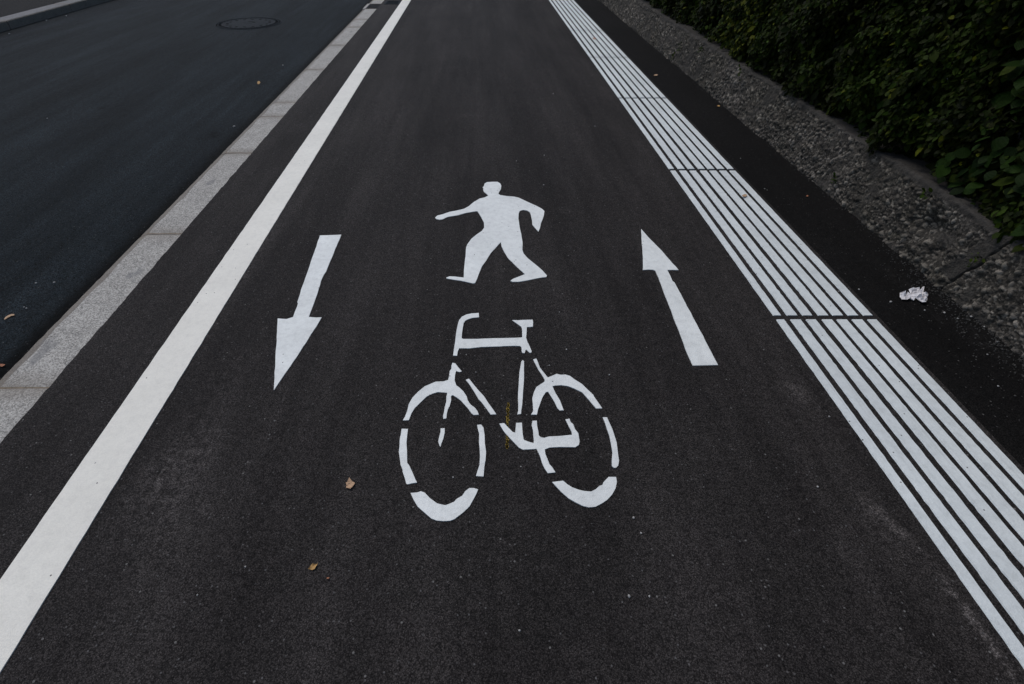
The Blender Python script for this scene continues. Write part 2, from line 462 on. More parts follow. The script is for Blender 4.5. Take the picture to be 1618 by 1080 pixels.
# ------------------------------------------------------------------ road hardware
def manhole(cx, cy, z):
    root = empty('manhole_cover', (cx, cy, z), 'round iron manhole cover with a ring of dark slots set in the road', 'manhole cover')
    def polar(radii, zs, n, holes=None):
        V, Fq, mi = [], [], []
        for r, zz in zip(radii, zs):
            for i in range(n):
                a = 2 * math.pi * i / n
                V.append((cx + r * math.cos(a), cy + r * math.sin(a), z + zz))
        for j in range(len(radii) - 1):
            for i in range(n):
                Fq.append((j * n + i, (j + 1) * n + i, (j + 1) * n + (i + 1) % n, j * n + (i + 1) % n))
                mi.append(1 if holes and holes(j, i) else 0)
        return V, Fq, mi
    def build(name, args):
        V, Fq, mi = args
        me = mesh_np(name, V, [np.array(Fq)])
        return link(name, me, [M_iron, M_hole], root, mi=mi)
    build('frame', polar([.535, .53, .515, .510, .495, .490, .475, .470, .455, .450], [.001, .006, .006, .0, .0, .006, .006, .0, .0, .006], 96, lambda j, i: j == 3 and i % 4 != 0))
    slot = lambda j, i: (j == 4 and i % 6 in (1, 2)) or (j == 1 and i % 3 == 0) or j == 0 or (j == 8 and 8 < i < 30)
    build('lid', polar([.449, .441, .425, .40, .362, .322, .28, .20, .11, .09, .0005], [.0, .007, .007, .006, .005, .005, .006, .006, .006, .003, .006], 96, slot))
    return root
mx, my = P(393, 36.5, -.04)
manhole(mx, my, -.04)

# drain grate between kerb and edge line at the far end
dx0, dx1, dy0, dy1 = P(607, 6)[0], P(631, 3)[0] + .02, Yrow(6.5), Yrow(6.5) + .42
dg = empty('drain_grate', ((dx0 + dx1) / 2, dy0, 0), 'dark iron drain grate between kerb and white edge line at the far end', 'drain grate')
bm = bmesh.new()
def bx(bm, x0, x1, y0, y1, z0, z1):
    m = Matrix.Translation(((x0 + x1) / 2, (y0 + y1) / 2, (z0 + z1) / 2)) @ Matrix.Diagonal((x1 - x0, y1 - y0, z1 - z0, 1))
    bmesh.ops.create_cube(bm, size=1, matrix=m)
def bmlink(name, bm, mat, parent=None):
    me = bpy.data.meshes.new(name); bm.to_mesh(me); bm.free(); return link(name, me, mat, parent)
for a in ((dx0, dx1, dy0, dy0 + .03), (dx0, dx1, dy1 - .03, dy1), (dx0, dx0 + .03, dy0 + .03, dy1 - .03), (dx1 - .03, dx1, dy0 + .03, dy1 - .03)):
    bx(bm, *a, -.01, .006)
bmlink('frame', bm, M_iron, dg)
bm = bmesh.new()
nb = 9
for i in range(nb):
    y0 = dy0 + .045 + i * (dy1 - dy0 - .09) / nb
    bx(bm, dx0 + .03, dx1 - .03, y0, y0 + .018, .001, .005)
bmlink('bars', bm, M_iron, dg)
bm = bmesh.new(); bx(bm, dx0 + .03, dx1 - .03, dy0 + .03, dy1 - .03, -.02, .0008)
bmlink('pit', bm, M_hole, dg)

# ------------------------------------------------------------------ painted markings
def conv(pts, ox, oy, s): return [P(ox + x / s, oy + y / s) for x, y in pts]
# edge line
L, Rr = [], []
for Y in np.concatenate([np.linspace(-1.5, 14, 320), np.linspace(15, 60, 20)]):
    w1 = .0022 * noise.noise(Vector((1, Y * 14, 0))) + .0018 * noise.noise(Vector((1, Y * 50, 0)))
    w2 = .0022 * noise.noise(Vector((5, Y * 14, 0))) + .0018 * noise.noise(Vector((5, Y * 50, 0)))
    L.append((line_L(Y) + w1, Y)); Rr.append((line_R(Y) + w2, Y))
n = len(L)
V = [(x, y, .004) for x, y in L] + [(x, y, .004) for x, y in Rr] + [(x, y, 0) for x, y in L] + [(x, y, 0) for x, y in Rr]
Fq = [(i, n + i, n + i + 1, i + 1) for i in range(n - 1)] + [(2 * n + i, i, i + 1, 2 * n + i + 1) for i in range(n - 1)] + [(n + i, 3 * n + i, 3 * n + i + 1, n + i + 1) for i in range(n - 1)]
o = link('edge_line', mesh_np('edge_line', V, [np.array(Fq)]), M_line)
tag(o, 'long white painted edge line running along the left side of the path', 'painted line')

ZP = .0035
ped = [(578,222),(560,205),(540,190),(531,170),(534,155),(526,150),(537,140),(545,115),(565,103),(610,100),(660,100),(685,115),(694,135),(690,165),(675,188),(668,208),(685,219),(740,228),(810,233),(850,242),(920,275),(1010,316),(1060,343),(1081,362),(1076,400),(1063,438),(1048,475),(1042,512),(1028,546),(1010,528),(973,483),(970,440),(960,395),(950,372),(925,357),(890,352),(860,362),(850,385),(848,430),(858,500),(872,570),(885,640),(883,712),(895,745),(930,785),(1000,842),(1060,893),(1103,942),(1097,955),(1040,962),(930,985),(850,998),(795,998),(777,990),(800,972),(850,952),(907,930),(880,905),(820,850),(760,790),(720,730),(698,680),(690,643),(665,668),(600,740),(560,805),(520,860),(490,930),(478,970),(458,1010),(440,1012),(400,1003),(330,988),(260,978),(205,968),(200,960),(230,950),(280,951),(357,960),(358,900),(365,830),(374,770),(378,690),(390,660),(425,612),(470,575),(520,540),(540,512),(538,465),(520,430),(495,385),(478,363),(430,370),(370,380),(300,400),(210,415),(170,435),(140,440),(110,433),(101,420),(120,403),(165,392),(230,370),(300,357),(360,342),(400,320),(450,280),(500,250),(545,240)]
o = link('pedestrian_symbol', slab('pedestrian_symbol', conv(ped, 670, 270, 5.686), 0, ZP, .0012, .03), M_sym)
tag(o, 'white painted walking figure with swinging arms on the path, above the bicycle symbol', 'road marking')

dn = [(408,86),(537,82),(478,225),(445,305),(420,345),(395,430),(370,500),(340,583),(385,587),(420,585),(385,640),(270,820),(200,920),(128,1028),(133,920),(142,760),(150,592),(205,595),(245,583),(255,550),(275,500),(270,492),(310,370),(360,225)]
o = link('arrow_marking', slab('arrow_marking', conv(dn, 400, 350, 3.855), 0, ZP, .0022, .03, 2), M_sym)
tag(o, 'white painted arrow pointing towards the viewer, left of the symbols', 'road marking')
up = [(104,55),(150,108),(250,210),(368,346),(330,346),(288,346),(310,385),(325,425),(340,435),(400,550),(470,680),(560,850),(648,1022),(560,1024),(470,1026),(430,940),(390,830),(350,730),(322,650),(318,635),(270,520),(225,400),(205,352),(190,344),(155,343),(117,346),(115,240),(106,120)]
o = link('arrow_marking', slab('arrow_marking', conv(up, 990, 350, 4.5), 0, ZP, .0022, .03, 3), M_sym)
tag(o, 'white painted arrow pointing away up the path, right of the symbols', 'road marking')

# bicycle: every stencil piece, in four measured windows
def A(*p): return [P(620 + x / 5.685, 480 + y / 5.685) for x, y in p]
def Cc(*p): return [P(800 + x / 5.685, 480 + y / 5.685) for x, y in p]
def D(*p): return [P(620 + x / 5.685, 640 + y / 5.685) for x, y in p]
def E(*p): return [P(800 + x / 5.685, 640 + y / 5.685) for x, y in p]
frame_top = A((775,84),(778,122),(720,128),(680,140),(655,155),(640,175),(634,210),(626,265),(622,312),(640,318),(760,318),(900,312)) + \
    Cc((0,310),(90,308),(143,304),(143,230),(135,208),(52,149),(110,150),(145,148),(200,146),(235,145),(241,165),(238,207),(185,212),(182,260),(178,310),(190,345),(210,385),(227,430),(222,442),(205,440),(180,415),(170,420),(163,445),(145,443),(137,425),(137,395),(125,380),(0,380)) + \
    A((960,385),(800,390),(690,402),(640,402),(600,402),(588,430),(580,468),(546,466),(553,410),(565,330),(570,275),(582,220),(590,180),(600,148),(625,118),(665,98),(710,90))
front_top = A((540,533),(565,538),(590,570),(622,610),(600,615),(572,606),(562,640),(558,690),(575,735),(605,757),(640,790),(668,835),(675,865),(700,905),(740,935),(762,965),(776,997),(730,999),(708,980),(680,940),(655,915),(620,875),(580,845),(545,822),(528,830),(526,870),(512,920),(498,950),(490,990),(484,1030),(460,1034),(455,1015),(465,975),(470,930),(485,880),(484,840),(495,802),(450,796),(410,795),(360,810),(310,832),(260,880),(200,940),(170,990),(150,1047),(95,1050),(115,1015),(135,960),(145,905),(180,845),(230,795),(290,745),(390,702),(460,700),(500,687),(510,655),(515,605),(528,590),(530,560))
down_tube = A((660,686),(688,676),(720,715),(770,775),(820,830),(860,890),(900,945),(933,995),(885,996),(865,975),(855,955),(800,885),(775,860),(740,800),(710,755),(690,720))
seat_tube = Cc((148,507),(160,520),(158,600),(157,690),(150,780),(147,850),(140,920),(134,960),(132,990),(98,996),(108,960),(107,900),(104,850),(106,790),(112,700),(118,620),(128,560),(136,520))
rear_top = Cc((240,502),(268,494),(285,530),(300,575),(340,625),(372,664),(400,655),(450,633),(490,642),(530,639),(570,650),(620,685),(680,725),(720,765),(780,820),(790,840),(830,895),(860,940),(805,943),(770,900),(720,840),(680,798),(610,762),(550,740),(495,732),(440,736),(414,742),(440,800),(480,870),(515,958),(480,960),(460,940),(430,880),(400,830),(375,792),(355,796),(335,825),(320,850),(300,910),(285,950),(275,997),(222,997),(240,965),(238,900),(233,850),(245,800),(270,750),(340,703),(345,685),(320,640),(290,600),(270,560))
front_l = D((85,216),(142,216),(135,270),(128,340),(132,420),(133,520),(152,545),(180,610),(205,665),(221,697),(180,702),(128,715),(115,665),(92,600),(92,580),(75,540),(68,480),(58,425),(65,370),(67,310),(78,260))
front_b = D((162,791),(225,786),(258,776),(290,790),(340,840),(400,885),(440,895),(475,903),(510,890),(555,872),(580,845),(630,815),(655,775),(690,747),(730,748),(770,760),(750,805),(720,865),(690,915),(640,965),(560,1025),(520,1040),(460,1045),(400,1040),(350,1020),(290,970),(230,915),(190,850))
front_r = D((762,180),(798,178),(818,205),(828,270),(832,350),(841,420),(838,490),(825,560),(818,643),(780,641),(750,640),(765,590),(782,540),(786,460),(785,390),(778,330),(780,260),(768,215))
hub = D((434,212),(470,212),(468,255),(455,310),(440,345),(430,377),(422,365),(413,330),(422,280),(430,250))
bottom = D((960,170),(1005,166),(1040,205),(1080,245)) + E((82,250),(88,162),(140,162),(140,190),(145,250),(155,315),(190,330),(245,345),(248,320),(245,290),(238,230),(228,180),(235,145),(272,143),(277,190),(285,240),(290,275),(310,293),(340,297),(380,285),(480,280),(590,270),(585,240),(560,190),(530,132),(565,126),(577,155),(600,175),(615,220),(645,255),(652,290),(657,330),(650,360),(620,380),(560,380),(480,378),(390,382),(345,400),(348,440),(365,480),(385,535),(410,560),(440,606),(372,613),(345,575),(320,520),(300,455),(270,395),(220,398),(150,402),(115,385),(60,330),(0,265)) + D((1000,235),(980,200))
rear_r = E((865,112),(903,112),(925,160),(950,215),(970,275),(990,340),(998,400),(1003,450),(1012,500),(1003,545),(985,563),(965,565),(948,550),(948,500),(952,430),(940,360),(925,280),(905,220),(885,160))
rear_b = E((412,693),(510,682),(550,717),(590,740),(650,765),(700,775),(760,780),(800,760),(835,730),(862,720),(870,695),(918,648),(983,648),(990,690),(980,750),(950,805),(910,850),(860,885),(800,915),(740,920),(690,907),(620,875),(560,840),(490,780),(440,725))
bc = P(805, 660)
bike = empty('bicycle_symbol', (bc[0], bc[1], 0), 'white stencilled bicycle symbol on the path, below the walking figure', 'road marking')
link('frame', join_mesh('frame', [slab('f', q, 0, ZP, .0012, .03, i) for i, q in enumerate((frame_top, down_tube, seat_tube, bottom))]), M_sym, bike)
link('front_wheel', join_mesh('front_wheel', [slab('f', q, 0, ZP, .0012, .03, i + 4) for i, q in enumerate((front_top, front_l, front_b, front_r, hub))]), M_sym, bike)
link('rear_wheel', join_mesh('rear_wheel', [slab('f', q, 0, ZP, .0012, .03, i + 12) for i, q in enumerate((rear_top, rear_r, rear_b))]), M_sym, bike)

# tactile guide strips
ribs = [(1.482, 1.522), (1.5505, 1.603), (1.627, 1.677), (1.705, 1.756), (1.777, 1.829), (1.852, 1.904), (1.928, 1.974)]
jrows = [502, 268.5, 155, 90.5, 48.3, 18.5]
jy = [Yrow(r) for r in jrows]
stp = 1.77
jy = [jy[0] - 2 * stp, jy[0] - stp] + jy
while jy[-1] < 34: jy.append(jy[-1] + 1.72)
tl = ['white tactile ribs beside the viewer, mostly outside the frame',
      'nearest strip of white tactile ribs, from the bottom corner to the joint below the tissue',
      'second nearest white tactile ribs, with a small tan leaf lying on them',
      'third nearest length of white tactile ribs along the right side of the path',
      'fourth nearest length of white tactile ribs along the right side of the path',
      'fifth nearest length of white tactile ribs, with a reddish speck on it',
      'sixth nearest length of white tactile ribs, near the top of the picture',
      'farthest white tactile ribs seen, cut off by the top of the picture']
for i in range(len(jy) - 1):
    Y0, Y1 = jy[i] + .016, jy[i + 1] - .016
    lab = tl[i] if i < len(tl) else 'white tactile ribs further along the path than the picture shows'
    if Y1 < .2: continue
    t = empty('tactile_strip', (1.73, Y0, 0), lab, 'tactile strip', 'white tactile guide strips along the right side of the path')
    for r_i, (a, b_) in enumerate(ribs):
        N = int((Y1 - Y0) / .02)
        Lx, Rx = [], []
        sd = i * 10 + r_i
        rag = 1.6 if (i in (1, 2) and r_i in (1, 2, 3)) else 1.0
        for j in range(N + 1):
            Y = Y0 + (Y1 - Y0) * j / N
            w1 = (.0016 * noise.noise(Vector((sd, Y * 12, 0))) + .0018 * rag * noise.noise(Vector((sd, Y * 45, 0))))
            w2 = (.0016 * noise.noise(Vector((sd, Y * 12, 7))) + .0018 * rag * noise.noise(Vector((sd, Y * 45, 7))))
            Lx.append((a + tac0(Y) + w1, Y)); Rx.append((b_ + tac0(Y) + w2, Y))
        m = N + 1
        zt = .0045
        bev = .0022
        V = [(x + bev, y, zt) for x, y in Lx] + [(x - bev, y, zt) for x, y in Rx] + [(x, y, 0) for x, y in Lx] + [(x, y, 0) for x, y in Rx]
        Fq = [(q, m + q, m + q + 1, q + 1) for q in range(m - 1)] + [(2 * m + q, q, q + 1, 2 * m + q + 1) for q in range(m - 1)] + [(m + q, 3 * m + q, 3 * m + q + 1, m + q + 1) for q in range(m - 1)]
        Fq += [(0, 2 * m, 3 * m, m), (m - 1, 2 * m - 1, 4 * m - 1, 3 * m - 1)]
        link('rib', mesh_np('rib', V, [np.array(Fq)]), M_tac, t)

# faint yellow chalk line across the bottom bracket of the bicycle
M_chalk = plain('yellow_chalk', (.22, .15, .02), .9, var=.3)
V, Fq = [], []
for i in range(170):
    yy = rnd.uniform(636, 709)
    xx = 803 - (yy - 636) * .03 + rnd.gauss(0, .7)
    X, Y = P(xx, yy)
    a = rnd.uniform(0, 3.14); s = rnd.uniform(.0012, .0034); s2 = s * rnd.uniform(.5, 2.2)
    b0 = len(V)
    zt = .0042 if False else .0009
    for (u_, v_) in ((-1, -1), (1, -1), (.7, 1), (-.8, .9)):
        V.append((X + u_ * s * math.cos(a) - v_ * s2 * math.sin(a), Y + u_ * s * math.sin(a) + v_ * s2 * math.cos(a), zt))
    Fq.append((b0, b0 + 1, b0 + 2, b0 + 3))
tag(link('chalk_mark', mesh_np('chalk_mark', V, [np.array(Fq)]), M_chalk), 'thin broken yellow chalk line lying across the middle of the bicycle symbol', 'chalk mark')

# ------------------------------------------------------------------ rough concrete wall
def vnoise2(a, b, s, seed):
    """cheap smooth value noise"""
    x, y = a * s, b * s
    xi, yi = np.floor(x).astype(int), np.floor(y).astype(int)
    fx, fy = x - xi, y - yi
    fx, fy = fx * fx * (3 - 2 * fx), fy * fy * (3 - 2 * fy)
    def h(i, j):
        q = (i * 374761393 + j * 668265263 + seed * 974711) & 0x7fffffff
        q = ((q ^ (q >> 13)) * 1274126177) & 0x7fffffff
        return ((q ^ (q >> 16)) & 0xffff) / 65535.0
    return (h(xi, yi) * (1 - fx) + h(xi + 1, yi) * fx) * (1 - fy) + (h(xi, yi + 1) * (1 - fx) + h(xi + 1, yi + 1) * fx) * fy
def hsh(i, j, seed):
    q = (i * 374761393 + j * 668265263 + seed * 974711) & 0x7fffffff
    q = ((q ^ (q >> 13)) * 1274126177) & 0x7fffffff
    return ((q ^ (q >> 16)) & 0xffff) / 65535.0
def stones(a, b, cell, seed, pres):
    """height and tone of pebbles bedded in a surface"""
    x, y = a / cell, b / cell
    xi, yi = np.floor(x).astype(int), np.floor(y).astype(int)
    best = np.zeros_like(x); tone = np.full_like(x, .35)
    for di in (-1, 0, 1):
        for dj in (-1, 0, 1):
            ci, cj = xi + di, yi + dj
            px, py = ci + hsh(ci, cj, seed), cj + hsh(ci, cj, seed + 1)
            r = .32 + .42 * hsh(ci, cj, seed + 2)
            on = hsh(ci, cj, seed + 3) < pres
            el = .6 + .8 * hsh(ci, cj, seed + 4)
            an = hsh(ci, cj, seed + 5) * 3.14
            ux, uy = x - px, y - py
            rx_ = (ux * np.cos(an) + uy * np.sin(an)); ry_ = (-ux * np.sin(an) + uy * np.cos(an)) * (1 + el * .6)
            d2 = (rx_ ** 2 + ry_ ** 2) / (r * r)
            hh = np.where(on & (d2 < 1), np.sqrt(np.clip(1 - d2, 0, 1)) * r * .75, 0)
            up_ = hh > best
            best = np.where(up_, hh, best)
            tone = np.where(up_, .25 + .75 * hsh(ci, cj, seed + 6), tone)
    return best * cell, tone

def wall_section(Y0, Y1, dy, ds):
    Yv = np.arange(Y0, Y1 + dy * .5, dy)
    face = .385; edge = .03; top = .30
    sv = np.concatenate([np.arange(-.06, face, ds), np.arange(face, face + edge, ds * .8), np.linspace(face + edge, face + edge + top, max(6, int(top / (ds * 1.6))))])
    SS, YY = np.meshgrid(sv, Yv)
    lean = .05
    topz = .345 + .012 * (vnoise2(YY, YY * 0, 1.7, 3) - .5) + .012 * (vnoise2(YY, YY * 0, 6, 9) - .5)
    t = np.clip(SS / face, -1, 1)
    X = wall_x + lean * t
    Z = topz * t
    te = np.clip((SS - face) / edge, 0, 1) * (math.pi / 2)
    X = X + np.where(SS > face, .018 * (1 - np.cos(te)), 0)
    Z = Z + np.where(SS > face, .015 * np.sin(te), 0)
    X = X + np.where(SS > face + edge, SS - face - edge, 0)
    nx = np.where(SS < face, -1, -np.cos(te)); nz = np.where(SS < face, .13, np.sin(te))
    big, tb = stones(YY, SS + 3, .030, 21, .55)
    sm, ts = stones(YY, SS + 3, .0135, 41, .85)
    hgt = np.maximum(big, sm)
    tone = np.where(big > sm, tb, ts * .85)
    # patches where mortar hides the stones, smooth coping
    mort = np.clip((vnoise2(YY, SS, 5, 61) * .6 + vnoise2(YY, SS, 14, 62) * .4 - .60) * 8, 0, 1)
    cop = np.clip((SS - (face - .0 - .035 * (vnoise2(YY, YY * 0, 3.1, 15)))) / .02, 0, 1)
    smooth = np.maximum(mort * .8, cop)
    # trowelled slab left of the near joint
    yj = 2.19 - .10 * (Z / .36) + .02 * (vnoise2(SS, SS * 0, 14, 5) - .5)
    slabm = np.clip(1 - np.abs(YY - (yj + .05)) / .055, 0, 1) * (Z > .06)
    smooth = np.maximum(smooth, np.clip(slabm * 3, 0, 1) * .9)
    low = .014 * (vnoise2(YY, SS, 3.2, 71) - .5) + .014 * (vnoise2(YY, SS, 11, 72) - .5) + .008 * (vnoise2(YY, SS, 40, 73) - .5)
    disp = hgt * (1 - smooth) + low + smooth * .004
    disp *= np.where(SS > face + edge, .35, 1)
    # broken hollow and near joint
    hole = np.exp(-(((YY - 2.50) / .10) ** 2 + ((Z - .20) / .06) ** 2)) + .7 * np.exp(-(((YY - 2.38) / .05) ** 2 + ((Z - .12) / .05) ** 2))
    disp -= .055 * np.clip(hole, 0, 1)
    joint = np.exp(-((YY - yj) / .0050) ** 2)
    disp -= .030 * joint
    disp += np.where(YY < yj, .008, 0)
    X = X + nx * disp; Z = Z + nz * disp
    base = .012 * (vnoise2(YY, YY * 0, 12, 33) - .5)
    X = X - np.where(SS < .03, base, 0)
    n0, n1 = len(Yv), len(sv)
    V = np.stack([X, YY, Z], -1).reshape(-1, 3)
    idx = np.arange(n0 * n1).reshape(n0, n1)
    Q = np.stack([idx[:-1, :-1], idx[:-1, 1:], idx[1:, 1:], idx[1:, :-1]], -1).reshape(-1, 4)
    val = tone * (1 - smooth) + .46 * smooth
    return V, Q, val.ravel(), smooth.ravel()

b = NB('rough_concrete')
at = b.n('Attribute', attribute_name='tone'); sm_ = b.n('Attribute', attribute_name='mortar')
v = b.co()
nA = b.noise(v, 60, 5, .7); nB = b.noise(v, 2.3, 4, .6); nC = b.noise(v, 260, 3, .7); nD = b.noise(b.co(loc=(4, 0, 2)), 7, 5, .65)
f = b.math('MULTIPLY', b.math('MULTIPLY', b.ramp(at.outputs['Fac'], 0, 1, .25, 1.45), b.ramp(at.outputs['Fac'], .3, 1, .75, 1.9)), b.math('MULTIPLY', b.ramp(nA, .3, .7, .65, 1.35), b.ramp(nC, .3, .7, .72, 1.28)))
f = b.math('MULTIPLY', f, b.ramp(nD, .3, .7, .75, 1.2))
cr = b.mix(b.ramp(nB, .35, .65), (.082, .073, .063), (.070, .062, .050))
cr = b.mix(b.math('MULTIPLY', sm_.outputs['Fac'], .8), cr, (.036, .033, .030))
col = b.mix(1.0, cr, f, 'MULTIPLY')
moss = b.ramp(b.noise(b.co(loc=(1, 5, 2)), 5, 6, .7), .62, .75)
col = b.mix(b.math('MULTIPLY', moss, .45), col, (.030, .034, .014))
b.t.links.new(col, b.b.inputs['Base Color'])
b.b.inputs['Roughness'].default_value = .92
b.b.inputs['Specular IOR Level'].default_value = .25
vv = b.vor(v, 110)
b.t.links.new(b.bump(b.math('ADD', b.math('MULTIPLY', nC, .6), b.math('ADD', nA, b.math('SUBTRACT', 1.0, vv.outputs['Distance']))), .6, .005), b.b.inputs['Normal'])
M_wall = b.m

Vs, Qs, ts_, ms_, off = [], [], [], [], 0
for args in ((.0, 4.5, .0045, .005), (4.5, 9.0, .007, .007), (9.0, 16.0, .013, .010), (16, 45, .06, .03), (-6, 0, .06, .03)):
    V, Q, tn, sm = wall_section(*args)
    Vs.append(V); Qs.append(Q + off); off += len(V); ts_.append(tn); ms_.append(sm)
me = mesh_np('garden_wall', np.concatenate(Vs), [np.concatenate(Qs)])
a_ = me.attributes.new('tone', 'FLOAT', 'POINT'); a_.data.foreach_set('value', np.concatenate(ts_).astype(np.float32))
a_ = me.attributes.new('mortar', 'FLOAT', 'POINT'); a_.data.foreach_set('value', np.concatenate(ms_).astype(np.float32))
wl = link('retaining_wall', me, M_wall, smooth=True)
tag(wl, 'low rough pebbly concrete retaining wall under the hedge, with a smooth worn top edge', 'wall')

# ------------------------------------------------------------------ foliage
def leaf_mat(name, dark, light, yellow, rough=.5):
    b = NB(name)
    at = b.n('Attribute', attribute_name='tone'); ay = b.n('Attribute', attribute_name='hue')
    c = b.mix(at.outputs['Fac'], dark, light)
    c = b.mix(ay.outputs['Fac'], c, yellow)
    n1 = b.noise(b.co(), 60, 4, .6)
    c = b.mix(1.0, c, b.ramp(n1, .3, .7, .72, 1.25), 'MULTIPLY')
    b.t.links.new(c, b.b.inputs['Base Color'])
    b.b.inputs['Roughness'].default_value = rough
    b.b.inputs['Specular IOR Level'].default_value = .045
    wv = b.n('TexWave'); wv.inputs['Scale'].default_value = 45; wv.inputs['Distortion'].default_value = 3
    b.t.links.new(b.co(), wv.inputs['Vector'])
    b.t.links.new(b.bump(b.math('ADD', n1, b.math('MULTIPLY', wv.outputs['Fac'], .5)), .35, .003), b.b.inputs['Normal'])
    # thin leaves let some light through
    tr = b.n('BsdfTranslucent'); b.t.links.new(c, tr.inputs['Color'])
    mx_ = b.n('MixShader'); mx_.inputs[0].default_value = .22
    b.t.links.new(b.b.outputs[0], mx_.inputs[1]); b.t.links.new(tr.outputs[0], mx_.inputs[2])
    out = [q for q in b.t.nodes if q.type == 'OUTPUT_MATERIAL'][0]
    b.t.links.new(mx_.outputs[0], out.inputs['Surface'])
    return b.m
M_leaf = leaf_mat('hedge_leaf', (.0018, .0042, .0008), (.034, .064, .007), (.082, .090, .006), .55)
M_big = leaf_mat('broad_leaf', (.004, .010, .002), (.019, .041, .006), (.048, .062, .006), .55)
M_twig = plain('twig_bark', (.045, .032, .022), .9, var=.3)

def leaves(pos, length, width, tipdir, normal, tone, hue, fold=.18, outline=None, droop=.12):
    """all arrays over N leaves; returns mesh arrays"""
    N = len(pos)
    if outline is None: outline = [(.0, 0), (.30, .40), (.62, .42), (.84, .22), (1.0, 0)]
    t = tipdir / np.linalg.norm(tipdir, axis=1, keepdims=True)
    n_ = normal - (normal * t).sum(1, keepdims=True) * t
    n_ /= np.linalg.norm(n_, axis=1, keepdims=True) + 1e-9
    s = np.cross(t, n_)
    ln, wd = length[:, None], width[:, None]
    pts = []
    k = len(outline)
    for (a, w_) in outline:        # centre line
        pts.append(pos + t * a * ln - n_ * (droop * a * a) * ln)
    for (a, w_) in outline[1:-1]:  # left side
        pts.append(pos + t * a * ln + s * w_ * wd + n_ * (fold * w_ * wd - droop * a * a * ln))
    for (a, w_) in outline[1:-1]:
        pts.append(pos + t * a * ln - s * w_ * wd + n_ * (fold * w_ * wd - droop * a * a * ln))
    m = len(pts)
    V = np.stack(pts, 1).reshape(-1, 3)
    base = (np.arange(N) * m)[:, None]
    tris, quads = [], []
    ls = k; rs = k + (k - 2)
    tris += [(0, 1, ls), (0, rs, 1), (k - 2, k - 1, ls + k - 3), (k - 2, rs + k - 3, k - 1)]
    for i in range(k - 3):
        quads += [(i + 1, i + 2, ls + i + 1, ls + i), (i + 2, i + 1, rs + i, rs + i + 1)]
    T = (base[:, None, :] + np.array(tris)[None]).reshape(-1, 3)
    Qd = (base[:, None, :] + np.array(quads)[None]).reshape(-1, 4) if quads else np.zeros((0, 4), int)
    return V, T, Qd, np.repeat(tone, m), np.repeat(hue, m)

def build_leaves(name, chunks, mat, parent):
    off = 0; Vs, Ts, Qs, To, Hu = [], [], [], [], []
    for V, T, Q, a, b2 in chunks:
        Vs.append(V); Ts.append(T + off); Qs.append(Q + off); To.append(a); Hu.append(b2); off += len(V)
    me = mesh_np(name, np.concatenate(Vs), [np.concatenate(Ts), np.concatenate(Qs)])
    x = me.attributes.new('tone', 'FLOAT', 'POINT'); x.data.foreach_set('value', np.concatenate(To).astype(np.float32))
    x = me.attributes.new('hue', 'FLOAT', 'POINT'); x.data.foreach_set('value', np.concatenate(Hu).astype(np.float32))
    return link(name, me, mat, parent, smooth=True)

def front(Y, Z):
    return 2.585 + .16 * (vnoise2(Y, Z, 1.6, 81) - .5) + .12 * (vnoise2(Y, Z, 5, 82) - .5) - .05 * np.clip((Z - .5), 0, 1)

def scatter(N, Y0, Y1, z0, z1, dep, size, up=.55, tonebase=0.0, mode='front'):
    Y = rng.uniform(Y0, Y1, N); 
    if mode == 'front':
        Z = rng.uniform(z0, z1, N)
        # ragged lower fringe
        fringe = .350 + .08 * (vnoise2(Y, Y * 0, 2.3, 91) - .35) + .06 * (vnoise2(Y, Y * 0, 9, 92) - .5)
        low = Z < fringe
        Z = np.where(low, fringe + rng.uniform(0, .5, N), Z)
        dp = rng.exponential(dep, N)
        X = front(Y, Z) + dp
        # clumped gaps
        g_ = vnoise2(Y, Z, 7, 95) * .6 + vnoise2(Y, Z, 21, 96) * .4
        X = X + np.clip(.52 - g_, 0, 1) * .6
    else:
        X = rng.uniform(2.6, 4.4, N); Z = 2.15 + .12 * (vnoise2(X, Y, 2, 5) - .5) - rng.exponential(.08, N); dp = X * 0
    pos = np.stack([X, Y, Z], 1)
    if mode == 'front':
        td = np.stack([-.45 + rng.normal(0, .45, N), -.25 + rng.normal(0, .6, N), -.75 + rng.normal(0, .40, N)], 1)
        nm = np.stack([-.65 + rng.normal(0, .35, N), rng.normal(0, .35, N), up + rng.normal(0, .35, N)], 1)
    else:
        td = rng.normal(0, 1, (N, 3)); nm = np.stack([rng.normal(0, .5, N), rng.normal(0, .5, N), np.ones(N)], 1)
    L = size * rng.uniform(.6, 1.35, N)
    cl = vnoise2(Y, Z, 3.3, 97)
    tone = np.clip(rng.beta(.7, 4.2, N) * 1.3 + (cl - .5) * .45 + tonebase, 0, 1)
    # golden young growth in a few clumps, and single fresh leaves
    gold = np.clip(1.3 - ((Y - P(1112, 60, .5)[1]) / .55) ** 2 - ((Z - .75) / .9) ** 2, 0, 1)
    hue = np.where(rng.random(N) < .03 + .30 * gold, rng.uniform(.3, .95, N), rng.uniform(0, .12, N))
    return leaves(pos, L, L * rng.uniform(.55, .8, N), td, nm, tone, hue)

hg = empty('hedge', (2.8, 6, .35), 'dense dark green clipped hedge growing behind and over the low wall', 'hedge')
ch = [scatter(34000, .2, 4.2, .34, 1.5, .05, .034), scatter(7000, .2, 4.2, .34, 2.1, .16, .060),
      scatter(52000, 4.2, 10, .34, 2.15, .05, .037), scatter(12000, 4.2, 10, .34, 2.15, .18, .062),
      scatter(17000, 10, 19, .34, 2.15, .07, .060), scatter(9000, 19, 42, .34, 2.15, .10, .11),
      scatter(4000, -5, .2, .34, 2.15, .10, .09), scatter(4000, .2, 4.2, 1.5, 2.15, .06, .055),
      scatter(9000, -5, 42, .34, 2.15, .06, .12, mode='top')]
